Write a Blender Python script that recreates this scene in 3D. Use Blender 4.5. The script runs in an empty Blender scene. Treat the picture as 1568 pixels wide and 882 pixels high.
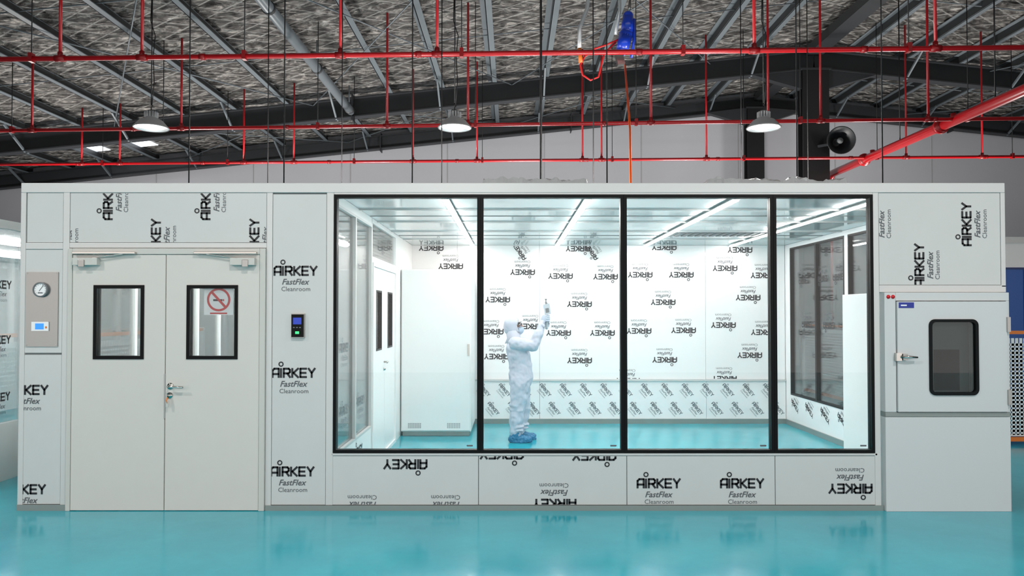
import bpy, math, random
from mathutils import Vector, Matrix, noise
random.seed(7)
S=bpy.context.scene
COL=S.collection
try:
    S.view_settings.view_transform='Standard'
    S.view_settings.look='None'
    S.view_settings.exposure=0.0
except Exception as e: print(e)

# ------------------------------------------------------------ materials
def lin(c):
    return tuple(((v/255)/12.92 if v/255<=0.04045 else (((v/255)+0.055)/1.055)**2.4) for v in c)
def mat(name,rgb,rough=.5,metal=0,coat=0,emit=None,estr=0,bump=0,bscale=8,var=0,spec=None):
    m=bpy.data.materials.new(name); m.use_nodes=True
    nt=m.node_tree; b=nt.nodes['Principled BSDF']
    c=lin(rgb)+(1,)
    b.inputs['Base Color'].default_value=c
    b.inputs['Roughness'].default_value=rough
    b.inputs['Metallic'].default_value=metal
    b.inputs['Coat Weight'].default_value=coat
    if spec is not None: b.inputs['Specular IOR Level'].default_value=spec
    if emit:
        b.inputs['Emission Color'].default_value=lin(emit)+(1,)
        b.inputs['Emission Strength'].default_value=estr
    tc=nt.nodes.new('ShaderNodeTexCoord')
    nz=nt.nodes.new('ShaderNodeTexNoise'); nz.inputs['Scale'].default_value=bscale; nz.inputs['Detail'].default_value=4
    nt.links.new(tc.outputs['Object'],nz.inputs['Vector'])
    if bump:
        bp=nt.nodes.new('ShaderNodeBump'); bp.inputs['Strength'].default_value=bump; bp.inputs['Distance'].default_value=.02
        nt.links.new(nz.outputs['Fac'],bp.inputs['Height']); nt.links.new(bp.outputs['Normal'],b.inputs['Normal'])
    if var:
        mx=nt.nodes.new('ShaderNodeMixRGB'); mx.inputs[1].default_value=tuple(v*(1-var) for v in c[:3])+(1,)
        mx.inputs[2].default_value=tuple(min(1,v*(1+var)) for v in c[:3])+(1,)
        nt.links.new(nz.outputs['Fac'],mx.inputs[0]); nt.links.new(mx.outputs[0],b.inputs['Base Color'])
    return m
def glass_mat(name,tint=(1,1,1),refl=1.0,ior=1.45):
    m=bpy.data.materials.new(name); m.use_nodes=True; nt=m.node_tree; nt.nodes.clear()
    o=nt.nodes.new('ShaderNodeOutputMaterial'); t=nt.nodes.new('ShaderNodeBsdfTransparent'); g=nt.nodes.new('ShaderNodeBsdfGlossy')
    t.inputs[0].default_value=tint+(1,); g.inputs['Roughness'].default_value=.01
    f=nt.nodes.new('ShaderNodeFresnel'); f.inputs[0].default_value=ior
    mu=nt.nodes.new('ShaderNodeMath'); mu.operation='MULTIPLY'; mu.inputs[1].default_value=refl
    mx=nt.nodes.new('ShaderNodeMixShader')
    nt.links.new(f.outputs[0],mu.inputs[0]); nt.links.new(mu.outputs[0],mx.inputs[0])
    nt.links.new(t.outputs[0],mx.inputs[1]); nt.links.new(g.outputs[0],mx.inputs[2]); nt.links.new(mx.outputs[0],o.inputs[0])
    return m
def foil_mat():
    m=bpy.data.materials.new('insulation_foil'); m.use_nodes=True; nt=m.node_tree; b=nt.nodes['Principled BSDF']
    N=nt.nodes.new; L=nt.links.new
    tc=N('ShaderNodeTexCoord')
    mp=N('ShaderNodeMapping'); mp.inputs['Scale'].default_value=(1.0,1.6,1)
    L(tc.outputs['Object'],mp.inputs['Vector'])
    n1=N('ShaderNodeTexNoise'); n1.inputs['Scale'].default_value=2.6; n1.inputs['Detail'].default_value=7; n1.inputs['Roughness'].default_value=.68; n1.inputs['Distortion'].default_value=1.6
    L(mp.outputs[0],n1.inputs['Vector'])
    vo=N('ShaderNodeTexVoronoi'); vo.inputs['Scale'].default_value=5.5
    L(mp.outputs[0],vo.inputs['Vector'])
    lines=[]
    for sy in (1,-1):
        m2=N('ShaderNodeMapping'); m2.inputs['Scale'].default_value=(1.0,1.6*sy,0)
        L(tc.outputs['Object'],m2.inputs['Vector'])
        w=N('ShaderNodeTexWave'); w.wave_type='BANDS'; w.bands_direction='DIAGONAL'; w.inputs['Scale'].default_value=.8; w.inputs['Distortion'].default_value=.25; w.inputs['Detail'].default_value=1
        L(m2.outputs[0],w.inputs['Vector'])
        lines.append(w)
    mxm=N('ShaderNodeMath'); mxm.operation='MAXIMUM'
    L(lines[0].outputs['Fac'],mxm.inputs[0]); L(lines[1].outputs['Fac'],mxm.inputs[1])
    th=N('ShaderNodeMath'); th.operation='GREATER_THAN'; th.inputs[1].default_value=.985
    L(mxm.outputs[0],th.inputs[0])
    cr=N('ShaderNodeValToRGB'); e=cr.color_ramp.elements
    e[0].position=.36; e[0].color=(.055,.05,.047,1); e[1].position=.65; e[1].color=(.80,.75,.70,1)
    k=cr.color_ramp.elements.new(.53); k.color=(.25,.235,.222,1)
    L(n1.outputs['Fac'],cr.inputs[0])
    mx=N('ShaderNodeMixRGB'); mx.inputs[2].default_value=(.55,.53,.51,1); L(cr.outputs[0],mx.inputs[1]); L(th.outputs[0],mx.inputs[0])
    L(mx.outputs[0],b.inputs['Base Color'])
    ad=N('ShaderNodeMath'); ad.operation='ADD'; L(vo.outputs['Distance'],ad.inputs[0]); L(n1.outputs['Fac'],ad.inputs[1])
    ad2=N('ShaderNodeMath'); ad2.operation='SUBTRACT'; L(ad.outputs[0],ad2.inputs[0]); L(mxm.outputs[0],ad2.inputs[1])
    bp=N('ShaderNodeBump'); bp.inputs['Strength'].default_value=1.0; bp.inputs['Distance'].default_value=.22
    L(ad2.outputs[0],bp.inputs['Height']); L(bp.outputs[0],b.inputs['Normal'])
    b.inputs['Metallic'].default_value=.45; b.inputs['Roughness'].default_value=.36
    return m
def floor_mat():
    m=bpy.data.materials.new('teal_epoxy'); m.use_nodes=True; nt=m.node_tree; b=nt.nodes['Principled BSDF']
    N=nt.nodes.new; L=nt.links.new
    tc=N('ShaderNodeTexCoord'); n=N('ShaderNodeTexNoise'); n.inputs['Scale'].default_value=1.3; n.inputs['Detail'].default_value=8; n.inputs['Roughness'].default_value=.65
    L(tc.outputs['Object'],n.inputs['Vector'])
    cr=N('ShaderNodeValToRGB'); e=cr.color_ramp.elements
    e[0].position=.3; e[0].color=lin((22,154,172))+(1,); e[1].position=.75; e[1].color=lin((40,172,188))+(1,)
    L(n.outputs['Fac'],cr.inputs[0]); L(cr.outputs[0],b.inputs['Base Color'])
    r=N('ShaderNodeMapRange'); r.inputs['To Min'].default_value=.10; r.inputs['To Max'].default_value=.22
    L(n.outputs['Fac'],r.inputs['Value']); L(r.outputs[0],b.inputs['Roughness'])
    bp=N('ShaderNodeBump'); bp.inputs['Strength'].default_value=.05; bp.inputs['Distance'].default_value=.02
    n2=N('ShaderNodeTexNoise'); n2.inputs['Scale'].default_value=9; L(tc.outputs['Object'],n2.inputs['Vector'])
    L(n2.outputs['Fac'],bp.inputs['Height']); L(bp.outputs[0],b.inputs['Normal'])
    return m

M={}
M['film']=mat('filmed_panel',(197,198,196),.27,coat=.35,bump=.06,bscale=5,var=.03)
M['white']=mat('white_panel',(240,238,236),.3,bump=.02,bscale=3)
M['pbwhite']=mat('pass_box_paint',(200,202,202),.3)
M['film_in']=mat('interior_filmed_panel',(243,240,239),.22,coat=.3,bump=.15,bscale=7)
M['alu']=mat('aluminium_rail',(204,203,201),.35,metal=.15)
M['seam']=mat('seam_shadow_gap',(120,124,124),.6)
M['base']=mat('grey_baseboard',(140,146,142),.35,metal=.4)
M['door']=mat('door_paint',(205,201,195),.35,var=.02)
M['doorframe']=mat('door_frame_paint',(196,194,188),.35)
M['black']=mat('black_frame',(5,5,6),.4,spec=.15)
M['dark']=mat('dark_rubber',(12,13,14),.6,spec=.2)
M['steel']=mat('brushed_steel',(165,163,160),.28,metal=.9,bump=.02,bscale=60)
M['chrome']=mat('chrome',(200,196,190),.15,metal=1)
M['glass']=glass_mat('clear_glass',(.975,.99,.99),.8)
M['glass_dk']=glass_mat('grey_glass',(.75,.8,.79),1.0)
M['print']=mat('print_ink',(28,28,32),.5)
M['print2']=mat('print_ink_thin',(82,84,88),.5)
M['print3']=mat('print_ink_pale',(110,116,120),.5)
M['floor']=floor_mat()
M['foil']=foil_mat()
M['frame']=mat('dark_steel_paint',(34,36,39),.5,var=.1,bscale=2)
M['purlin']=mat('grey_purlin_paint',(94,101,106),.42,var=.12,bscale=1.5)
M['purlin_d']=mat('dark_purlin_web',(36,38,40),.5)  # web tone, darker than the flanges
M['red']=mat('red_pipe_paint',(176,8,20),.35,coat=.3,var=.12,bscale=3)
M['redd']=mat('red_coupling_paint',(138,6,14),.4)
M['gable']=mat('gable_wall_paint',(176,176,182),.7,var=.05,bscale=.6)
M['hallwall']=mat('hall_wall_paint',(155,154,156),.7,var=.08,bscale=.5)
M['blk']=mat('black_paint',(12,12,14),.45)
M['ceil']=mat('booth_ceiling_panel',(192,210,213),.12,coat=.5,bump=.02,bscale=2)
M['led']=mat('led_strip',(255,255,255),.5,emit=(255,249,245),estr=60)
M['lens']=mat('lamp_lens',(255,255,255),.5,emit=(255,253,248),estr=9)
M['upl']=mat('added_uplight_lens',(255,255,255),.5,emit=(255,246,236),estr=1)  # glowing top of the added roof uplights
M['shade']=mat('lamp_shade_aluminium',(196,198,200),.35,metal=.5)
M['sky']=mat('skylight_sheet',(255,255,255),.5,emit=(240,246,255),estr=3)
M['blue']=mat('blue_hoist_paint',(18,60,190),.3,coat=.4)
M['orange']=mat('orange_rail_paint',(226,120,40),.4)
M['dblue']=mat('blue_door_paint',(44,92,168),.4)
M['dblue2']=mat('dark_blue_trim',(24,48,104),.4)
M['grey']=mat('grey_plastic',(110,112,114),.5)
M['lcd']=mat('lcd_blue',(40,120,230),.3,emit=(50,130,240),estr=.8)
M['lcdn']=mat('lcd_navy',(20,40,120),.3,emit=(30,60,190),estr=.6)
M['lcdg']=mat('green_led',(40,220,100),.3,emit=(60,240,120),estr=1.5)
M['redlamp']=mat('red_indicator',(200,20,30),.3)
M['label']=mat('blue_label',(25,45,140),.4)
M['paper']=mat('white_sign_sheet',(238,236,236),.6)
M['signred']=mat('sign_red_ink',(205,60,60),.5)
M['perf']=mat('white_mesh_paint',(232,234,234),.5)
M['coverall']=mat('white_coverall_fabric',(186,190,203),.8,bump=.25,bscale=9,spec=.2)
M['glove']=mat('white_glove',(180,188,203),.5)
M['skin']=mat('skin',(190,134,108),.5)
M['mask']=mat('face_mask',(176,194,212),.7)
M['goggle']=glass_mat('goggle_lens',(.62,.72,.8),1.6)
M['eye']=mat('eye_dark',(25,18,15),.2)
M['brow']=mat('dark_hair',(30,24,20),.7)
M['shoe']=mat('blue_shoe_cover',(16,108,150),.45,bump=.6,bscale=35)
M['device']=mat('instrument_plastic',(180,186,192),.35)
M['wrap']=mat('crumpled_plastic_wrap',(205,207,208),.25,metal=.4,bump=.8,bscale=14)
M['orcable']=mat('orange_cable',(235,90,25),.4)
M['redcable']=mat('red_cable',(205,30,30),.4)

# ------------------------------------------------------------ mesh builder
class B:
    def __init__(s): s.v=[];s.f=[];s.mi=[];s.sm=[];s.ml=[]
    def m(s,k):
        k=M[k]
        if k not in s.ml: s.ml.append(k)
        return s.ml.index(k)
    def add(s,vs,fs,k,smooth=False):
        o=len(s.v); s.v+= [tuple(v) for v in vs]; i=s.m(k)
        for f in fs: s.f.append([a+o for a in f]); s.mi.append(i); s.sm.append(smooth)
    def box(s,x0,x1,y0,y1,z0,z1,k):
        x0,x1=min(x0,x1),max(x0,x1); y0,y1=min(y0,y1),max(y0,y1); z0,z1=min(z0,z1),max(z0,z1)
        vs=[(x,y,z) for z in (z0,z1) for y in (y0,y1) for x in (x0,x1)]
        s.add(vs,[(0,2,3,1),(4,5,7,6),(0,1,5,4),(2,6,7,3),(0,4,6,2),(1,3,7,5)],k)
    def obox(s,c,a,b,d,k):
        c,a,b,d=map(Vector,(c,a,b,d)); vs=[c+sa*a+sb*b+sd*d for sd in(-1,1) for sb in(-1,1) for sa in(-1,1)]
        s.add(vs,[(0,2,3,1),(4,5,7,6),(0,1,5,4),(2,6,7,3),(0,4,6,2),(1,3,7,5)],k)
    def beam(s,p0,p1,w,h,k,off=(0,0)):
        p0,p1=Vector(p0),Vector(p1); d=(p1-p0); L=d.length; d.normalize()
        up=Vector((0,0,1)) if abs(d.z)<.95 else Vector((0,1,0))
        sd=d.cross(up).normalized(); u=sd.cross(d).normalized()
        s.obox((p0+p1)/2+sd*off[0]+u*off[1],d*L/2,sd*w/2,u*h/2,k)
    def ibeam(s,p0,p1,w,h,t,k):
        s.beam(p0,p1,w,t,k,(0,h/2-t/2)); s.beam(p0,p1,w,t,k,(0,-h/2+t/2)); s.beam(p0,p1,t,h-2*t,k)
    def tube(s,pts,r,k,seg=12,cap=True,sy=None):
        pts=[Vector(p) for p in pts]; n=len(pts)
        rs=r if isinstance(r,(list,tuple)) else [r]*n
        vs=[];fs=[]; pu=None
        for i,p in enumerate(pts):
            d=(pts[min(i+1,n-1)]-pts[max(i-1,0)]).normalized()
            if pu is None:
                pu=Vector((0,1,0)) if abs(d.y)<.9 else Vector((0,0,1))
            a=(pu-d*pu.dot(d)).normalized(); pu=a; b=d.cross(a)
            for j in range(seg):
                t=2*math.pi*j/seg; vs.append(p+a*math.cos(t)*rs[i]+b*math.sin(t)*rs[i])
        for i in range(n-1):
            for j in range(seg):
                j2=(j+1)%seg; fs.append((i*seg+j,i*seg+j2,(i+1)*seg+j2,(i+1)*seg+j))
        if cap: fs.append(tuple(range(seg))[::-1]); fs.append(tuple((n-1)*seg+j for j in range(seg)))
        s.add(vs,fs,k,True)
    def cyl(s,p0,p1,r,k,seg=16): s.tube([p0,p1],r,k,seg)
    def capsule(s,pts,rs,k,seg=14):
        pts=[Vector(p) for p in pts]
        s.tube(pts,rs,k,seg)
        s.ell(pts[0],(rs[0],)*3,k); s.ell(pts[-1],(rs[-1],)*3,k)
        for p,r in zip(pts[1:-1],rs[1:-1]): s.ell(p,(r,)*3,k)
    def lathe(s,c,axis,prof,k,seg=28,caps=False):
        c=Vector(c); ax=Vector(axis).normalized(); a=Vector((1,0,0)) if abs(ax.x)<.9 else Vector((0,0,1))
        a=(a-ax*a.dot(ax)).normalized(); b=ax.cross(a); vs=[];fs=[]
        for (r,h) in prof:
            for j in range(seg):
                t=2*math.pi*j/seg; vs.append(c+ax*h+a*r*math.cos(t)+b*r*math.sin(t))
        for i in range(len(prof)-1):
            for j in range(seg):
                j2=(j+1)%seg; fs.append((i*seg+j,i*seg+j2,(i+1)*seg+j2,(i+1)*seg+j))
        if caps: fs.append(tuple(range(seg))[::-1]); fs.append(tuple((len(prof)-1)*seg+j for j in range(seg)))
        s.add(vs,fs,k,True)
    def ell(s,c,r,k,rot=None,nu=18,nv=12,keep=None):
        vs=[];fs=[]; c=Vector(c)
        for i in range(nv+1):
            p=math.pi*i/nv
            for j in range(nu):
                t=2*math.pi*j/nu
                v=Vector((r[0]*math.sin(p)*math.cos(t),r[1]*math.sin(p)*math.sin(t),r[2]*math.cos(p)))
                vs.append(v)
        for i in range(nv):
            for j in range(nu):
                j2=(j+1)%nu; q=(i*nu+j,(i+1)*nu+j,(i+1)*nu+j2,i*nu+j2)
                if keep:
                    cc=sum((vs[a] for a in q),Vector())/4
                    if not keep(cc): continue
                fs.append(q)
        vs=[(rot@v if rot else v)+c for v in vs]
        s.add(vs,fs,k,True)
    def loft(s,rings,k,seg=24):
        vs=[];fs=[]
        for (x,y,z,rx,ry) in rings:
            for j in range(seg):
                t=2*math.pi*j/seg; vs.append((x+rx*math.cos(t),y+ry*math.sin(t),z))
        n=len(rings)
        for i in range(n-1):
            for j in range(seg):
                j2=(j+1)%seg; fs.append((i*seg+j,i*seg+j2,(i+1)*seg+j2,(i+1)*seg+j))
        fs.append(tuple(range(seg))[::-1]); fs.append(tuple((n-1)*seg+j for j in range(seg)))
        s.add(vs,fs,k,True)
    def frame(s,x0,x1,z0,z1,t,y0,y1,k):
        s.box(x0,x1,y0,y1,z1-t,z1,k); s.box(x0,x1,y0,y1,z0,z0+t,k)
        s.box(x0,x0+t,y0,y1,z0+t,z1-t,k); s.box(x1-t,x1,y0,y1,z0+t,z1-t,k)
    def frameX(s,y0,y1,z0,z1,t,x0,x1,k):
        s.box(x0,x1,y0,y1,z1-t,z1,k); s.box(x0,x1,y0,y1,z0,z0+t,k)
        s.box(x0,x1,y0,y0+t,z0+t,z1-t,k); s.box(x0,x1,y1-t,y1,z0+t,z1-t,k)
    def hole(s,x0,x1,z0,z1,a0,a1,b0,b1,y0,y1,k):
        s.box(x0,a0,y0,y1,z0,z1,k); s.box(a1,x1,y0,y1,z0,z1,k)
        s.box(a0,a1,y0,y1,z0,b0,k); s.box(a0,a1,y0,y1,b1,z1,k)
    def build(s,name,parent=None,bevel=0):
        if not s.v: return None
        xs=[v[0] for v in s.v]; ys=[v[1] for v in s.v]; zs=[v[2] for v in s.v]
        o=Vector(((min(xs)+max(xs))/2,(min(ys)+max(ys))/2,min(zs)))
        me=bpy.data.meshes.new(name); me.from_pydata([tuple(Vector(v)-o) for v in s.v],[],s.f)
        for m_ in s.ml: me.materials.append(m_)
        me.polygons.foreach_set('material_index',s.mi); me.polygons.foreach_set('use_smooth',s.sm); me.update()
        ob=bpy.data.objects.new(name,me); COL.objects.link(ob); ob.location=o
        if bevel:
            bv=ob.modifiers.new('bevel','BEVEL'); bv.width=bevel; bv.segments=2; bv.limit_method='ANGLE'
        if parent:
            ob.parent=parent; ob.matrix_parent_inverse=Matrix.Translation(-Vector(parent.location))
        return ob
def empty(name,loc):
    e=bpy.data.objects.new(name,None); COL.objects.link(e); e.location=loc; e.empty_display_size=.2; return e

# ------------------------------------------------------------ printed logo (2-D polygons)
def text2d(s,width,shear=0,offs=0):
    cu=bpy.data.curves.new('t','FONT'); cu.body=s; cu.size=1; cu.shear=shear; cu.offset=offs; cu.resolution_u=2
    cu.align_x='CENTER'; cu.fill_mode='FRONT'
    ob=bpy.data.objects.new('t',cu); COL.objects.link(ob)
    dg=bpy.context.evaluated_depsgraph_get(); dg.update()
    me=bpy.data.meshes.new_from_object(ob.evaluated_get(dg))
    vs=[(v.co.x,v.co.y) for v in me.vertices]; fs=[list(p.vertices) for p in me.polygons]
    bpy.data.objects.remove(ob); bpy.data.curves.remove(cu); bpy.data.meshes.remove(me)
    x0=min(v[0] for v in vs); x1=max(v[0] for v in vs); k=width/(x1-x0)
    return [[((vs[i][0]-(x0+x1)/2)*k,vs[i][1]*k) for i in f] for f in fs]
def strokes():
    T=.2; P=[]
    def seg(a,b):
        ax,ay=a;bx,by=b; L=math.hypot(bx-ax,by-ay); dx,dy=(bx-ax)/L*T/2,(by-ay)/L*T/2; nx,ny=-dy,dx
        ax-=dx*.6;ay-=dy*.6;bx+=dx*.6;by+=dy*.6
        P.append([(ax+nx,ay+ny),(ax-nx,ay-ny),(bx-nx,by-ny),(bx+nx,by+ny)])
    L=[(.85,[[(0,.06),(0,.75),(.18,.92),(.62,.92),(.62,.06)],[(0,.38),(.62,.38)]]),
       (.28,[[(0,.06),(0,.92)]]),
       (.86,[[(0,.06),(0,.92),(.5,.92),(.62,.8),(.62,.58),(.5,.45),(0,.45)],[(.35,.45),(.64,.06)]]),
       (.82,[[(0,.06),(0,.92)],[(.6,.94),(.12,.5),(.6,.05)]]),
       (.82,[[(.6,.92),(0,.92),(0,.08),(.6,.08)],[(0,.5),(.55,.5)]]),
       (.8,[[(0,.94),(.32,.5),(.64,.94)],[(.32,.5),(.32,.06)]])]
    x=0
    for w,pls in L:
        for pl in pls:
            for a,b in zip(pl,pl[1:]): seg((x+a[0],a[1]),(x+b[0],b[1]))
        if w==.28:
            for j in range(10):
                t0,t1=2*math.pi*j/10,2*math.pi*(j+1)/10; cx,cy=x,1.38
                P.append([(cx+.15*math.cos(t0),cy+.15*math.sin(t0)),(cx+.27*math.cos(t0),cy+.27*math.sin(t0)),(cx+.27*math.cos(t1),cy+.27*math.sin(t1)),(cx+.15*math.cos(t1),cy+.15*math.sin(t1))])
        x+=w
    k=.35/(x-.1)
    return [[((a-(x-.1)/2)*k,(b-.5)*k) for a,b in p] for p in P]
LOGO=[('print',strokes()),
      ('print2',[[(a,b-.112) for a,b in p] for p in text2d('FastFlex',.225,.3,.012)]),
      ('print2',[[(a,b-.166) for a,b in p] for p in text2d('Cleanroom',.235,0,-.004)])]
def clip(poly,r):
    for ax,lim,sg in ((0,r[0],1),(0,r[1],-1),(1,r[2],1),(1,r[3],-1)):
        out=[]
        for i in range(len(poly)):
            a,b=poly[i-1],poly[i]; ia=(a[ax]-lim)*sg>=0; ib=(b[ax]-lim)*sg>=0
            if ia!=ib:
                t=(lim-a[ax])/(b[ax]-a[ax]); out.append((a[0]+(b[0]-a[0])*t,a[1]+(b[1]-a[1])*t))
            if ib: out.append(b)
        poly=out
        if len(poly)<3: return None
    return poly
def logo(b,mp,cx,cy,rot,rect,sc=1,ink=None):
    c,s=math.cos(math.radians(rot)),math.sin(math.radians(rot))
    for k,polys in LOGO:
        for p in polys:
            q=clip([(cx+sc*(x*c-y*s),cy+sc*(x*s+y*c)) for x,y in p],rect)
            if q: b.add([mp(u,v) for u,v in q],[tuple(range(len(q)))],ink or k)

# elevation drawing units of the booth front: 187 units per metre, floor line at 780, centre line 784
U=187.0
def ex(x): return (x-784)/U
def ez(y): return (780-y)/U
T=.05; ZC=2.60; ZT=2.674; YB=4.75
XL,XR=ex(31),ex(1540)

# ------------------------------------------------------------ floor
b=B(); b.box(-18,24,-14,16.8,-.1,0,'floor'); b.build('floor')

# ------------------------------------------------------------ booth front wall
W=empty('wall_front',(0,0,0))
b=B()
def pan(x0,x1,y0,y1,k='film',yo=0): b.box(ex(x0)+.003,ex(x1)-.003,-.002+yo,T,ez(y1)+.003,ez(y0)-.003,k)
def rail(x0,x1,y0,y1,k='alu',yo=-.008): b.box(ex(x0),ex(x1),yo,T,ez(y1),ez(y0),k)
pan(40,96,295,372); pan(38,96,382,541); pan(38,96,543,771)
pan(106,408,295,372); pan(417,500,297,772)
for a,c in ((509,733),(733,959),(959,1185),(1185,1341)): pan(a,c,697,772)
pan(1346,1533,295,437)
# gap backing
b.box(ex(38),ex(98),.01,T-.002,0,ZC,'seam'); b.box(ex(104),ex(410),.01,T-.002,ez(374),ZC,'seam')
b.box(ex(415),ex(503),.01,T-.002,0,ZC,'seam'); b.box(ex(505),ex(1345),.01,T-.002,0,ez(696),'seam')
b.box(ex(1344),ex(1536),.01,T-.002,ez(440),ZC,'seam')
b.build('filmed_panels',W)
b=B()
rail(31,1540,280,295); rail(31,39,295,780); rail(96,106,295,780); rail(408,417,295,780); rail(500,511,295,772)
rail(1337,1346,295,780); rail(1533,1540,295,440); rail(39,96,372,382); rail(106,408,372,380); rail(1346,1540,437,448)
rail(511,1337,295,298,'alu'); rail(509,1341,693,697)
b.build('aluminium_rails',W,bevel=.004)
b=B()
mp=lambda u,v:(u,-.0045,v)
def R(x0,x1,y0,y1): return (ex(x0)+.005,ex(x1)-.005,ez(y1)+.005,ez(y0)-.005)
r=R(38,96,543,771); logo(b,mp,ex(43),ez(597),0,r); logo(b,mp,ex(41),ez(748),0,r)
r=R(106,408,295,372)
for x,y in ((164,303),(314,303),(238,368),(389,368),(88,372)): logo(b,mp,ex(x),ez(y),90,r)
r=R(417,500,297,772)
for x,y in ((453,415),(451,571),(450,721)): logo(b,mp,ex(x),ez(y),0,r)
r=R(509,733,697,772)
logo(b,mp,ex(621),ez(710),180,r); logo(b,mp,ex(556),ez(788),180,r); logo(b,mp,ex(683),ez(788),180,r)
r=R(733,959,697,772)
logo(b,mp,ex(848),ez(770),180,r); logo(b,mp,ex(909),ez(697),180,r); logo(b,mp,ex(768),ez(695),180,r)
r=R(959,1185,697,772); logo(b,mp,ex(1008),ez(739),0,r); logo(b,mp,ex(1135),ez(739),0,r)
r=R(1185,1341,697,772); logo(b,mp,ex(1299),ez(747),180,r)
r=R(1346,1533,295,437)
logo(b,mp,ex(1481),ez(343),90,r); logo(b,mp,ex(1408),ez(406),90,r); logo(b,mp,ex(1334),ez(343),90,r)
b.build('printed_film_marks',W)

b=B(); b.box(XL,ex(105),-.016,-.0085,0,ez(771),'base'); b.box(ex(409),ex(1349),-.016,-.0085,0,ez(772),'base'); b.build('baseboard_front')

# windows of the front
edges=[(511,735.5),(735.5,955),(955,1184),(1184,1337)]
for i,(a,c) in enumerate(edges):
    b=B(); x0,x1=ex(a)+.001,ex(c)-.001; z0,z1=ez(693)+.001,ez(298)-.001
    t=.025
    b.frame(x0,x1,z0,z1,t,-.014,T+.005,'black'); b.box(x0+t,x1-t,.012,.02,z0+t,z1-t,'glass')
    b.box(x1-.11,x1-.06,.0095,.0115,z0+.05,z0+.062,'print2')
    b.build('window_%d'%(i+1))

# ------------------------------------------------------------ double door
D=empty('door_1',(ex(256),0,0))
b=B(); zt=ez(381)
b.box(ex(106)+.001,ex(113),-.03,T+.01,0,zt,'doorframe'); b.box(ex(399),ex(408)-.001,-.03,T+.01,0,zt,'doorframe'); b.box(ex(113),ex(399),-.03,T+.01,ez(390),zt,'doorframe')
b.build('door_frame',D,bevel=.004)
for nm,(x0,x1),(wx0,wx1) in (('leaf_left',(113.6,255),(146,223)),('leaf_right',(256.6,398.4),(288,366))):
    b=B()
    b.hole(ex(x0),ex(x1),.006,ez(391),ex(wx0)+.02,ex(wx1)-.02,ez(550)+.02,ez(437)-.02,-.022,.028,'door')
    b.frame(ex(wx0),ex(wx1),ez(550),ez(437),.027,-.03,.036,'black')
    b.box(ex(wx0)+.027,ex(wx1)-.027,-.004,.004,ez(550)+.027,ez(437)-.027,'glass')
    b.build(nm,D)
    # closer
    b=B(); sx=1 if nm=='leaf_left' else -1; xa=ex(118) if sx>0 else ex(394)
    b.box(xa,xa+sx*.2,-.075,-.0225,ez(407),ez(396),'doorframe')
    b.box(xa+sx*.05,xa+sx*.10,-.085,-.075,ez(410),ez(399),'steel')
    b.box(xa-sx*.01,xa+sx*.5,-.065,-.031,ez(390),ez(386.5),'chrome')
    b.beam((xa+sx*.15,-.06,ez(396)),(xa+sx*.4,-.055,ez(390)),.015,.008,'chrome')
    b.build('closer_'+nm,D,bevel=.003)
b=B(); hx=ex(264)
b.lathe((hx,-.022,ez(591)),(0,-1,0),[(0,.008),(.026,.008),(.028,0)],'chrome')
b.tube([(hx,-.028,ez(591)),(hx,-.07,ez(591)),(hx+.02,-.078,ez(591)),(hx+.125,-.074,ez(592))],.009,'chrome')
b.lathe((hx-.005,-.022,ez(605)),(0,-1,0),[(0,.02),(.012,.02),(.014,.008),(.024,.008),(.026,0)],'chrome')
b.box(hx-.012,hx-.008,-.065,-.042,ez(608),ez(603),'chrome')
b.tube([(hx-.01,-.055,ez(607)),(hx-.012,-.06,ez(612)),(hx-.005,-.055,ez(618))],.006,'orange'); b.box(hx-.02,hx+.003,-.062,-.058,ez(622),ez(611),'chrome')
b.box(ex(255)-.003,ex(255)+.008,-.026,-.0225,ez(640),ez(572),'steel')
b.build('lever_handle',D)
b=B(); cx,cz=ex(334),ez(461); yy=.012
b.box(cx-.12,cx+.12,yy,yy+.003,cz-.115,cz+.115,'paper')
n=32
def ring2(r0,r1,y,k):
    vs=[];fs=[]
    for j in range(n):
        t=2*math.pi*j/n; vs+=[(cx+r0*math.cos(t),y,cz+.01+r0*math.sin(t)),(cx+r1*math.cos(t),y,cz+.01+r1*math.sin(t))]
    for j in range(n): fs.append((2*j,2*j+1,(2*j+3)%(2*n),(2*j+2)%(2*n)))
    b.add(vs,fs,k)
ring2(.078,.096,yy-.002,'signred')
b.obox((cx,yy-.002,cz+.01),(.055,0,-.06),(.007,0,.007),(0,.0006,0),'signred')
b.box(cx-.045,cx+.03,yy-.0012,yy-.0004,cz-.002,cz+.014,'print'); b.box(cx+.033,cx+.045,yy-.0012,yy-.0004,cz-.002,cz+.014,'signred')
b.box(cx-.07,cx+.07,yy-.0015,yy-.0005,cz-.108,cz-.096,'signred')
b.build('no_smoking_notice',D)

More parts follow.
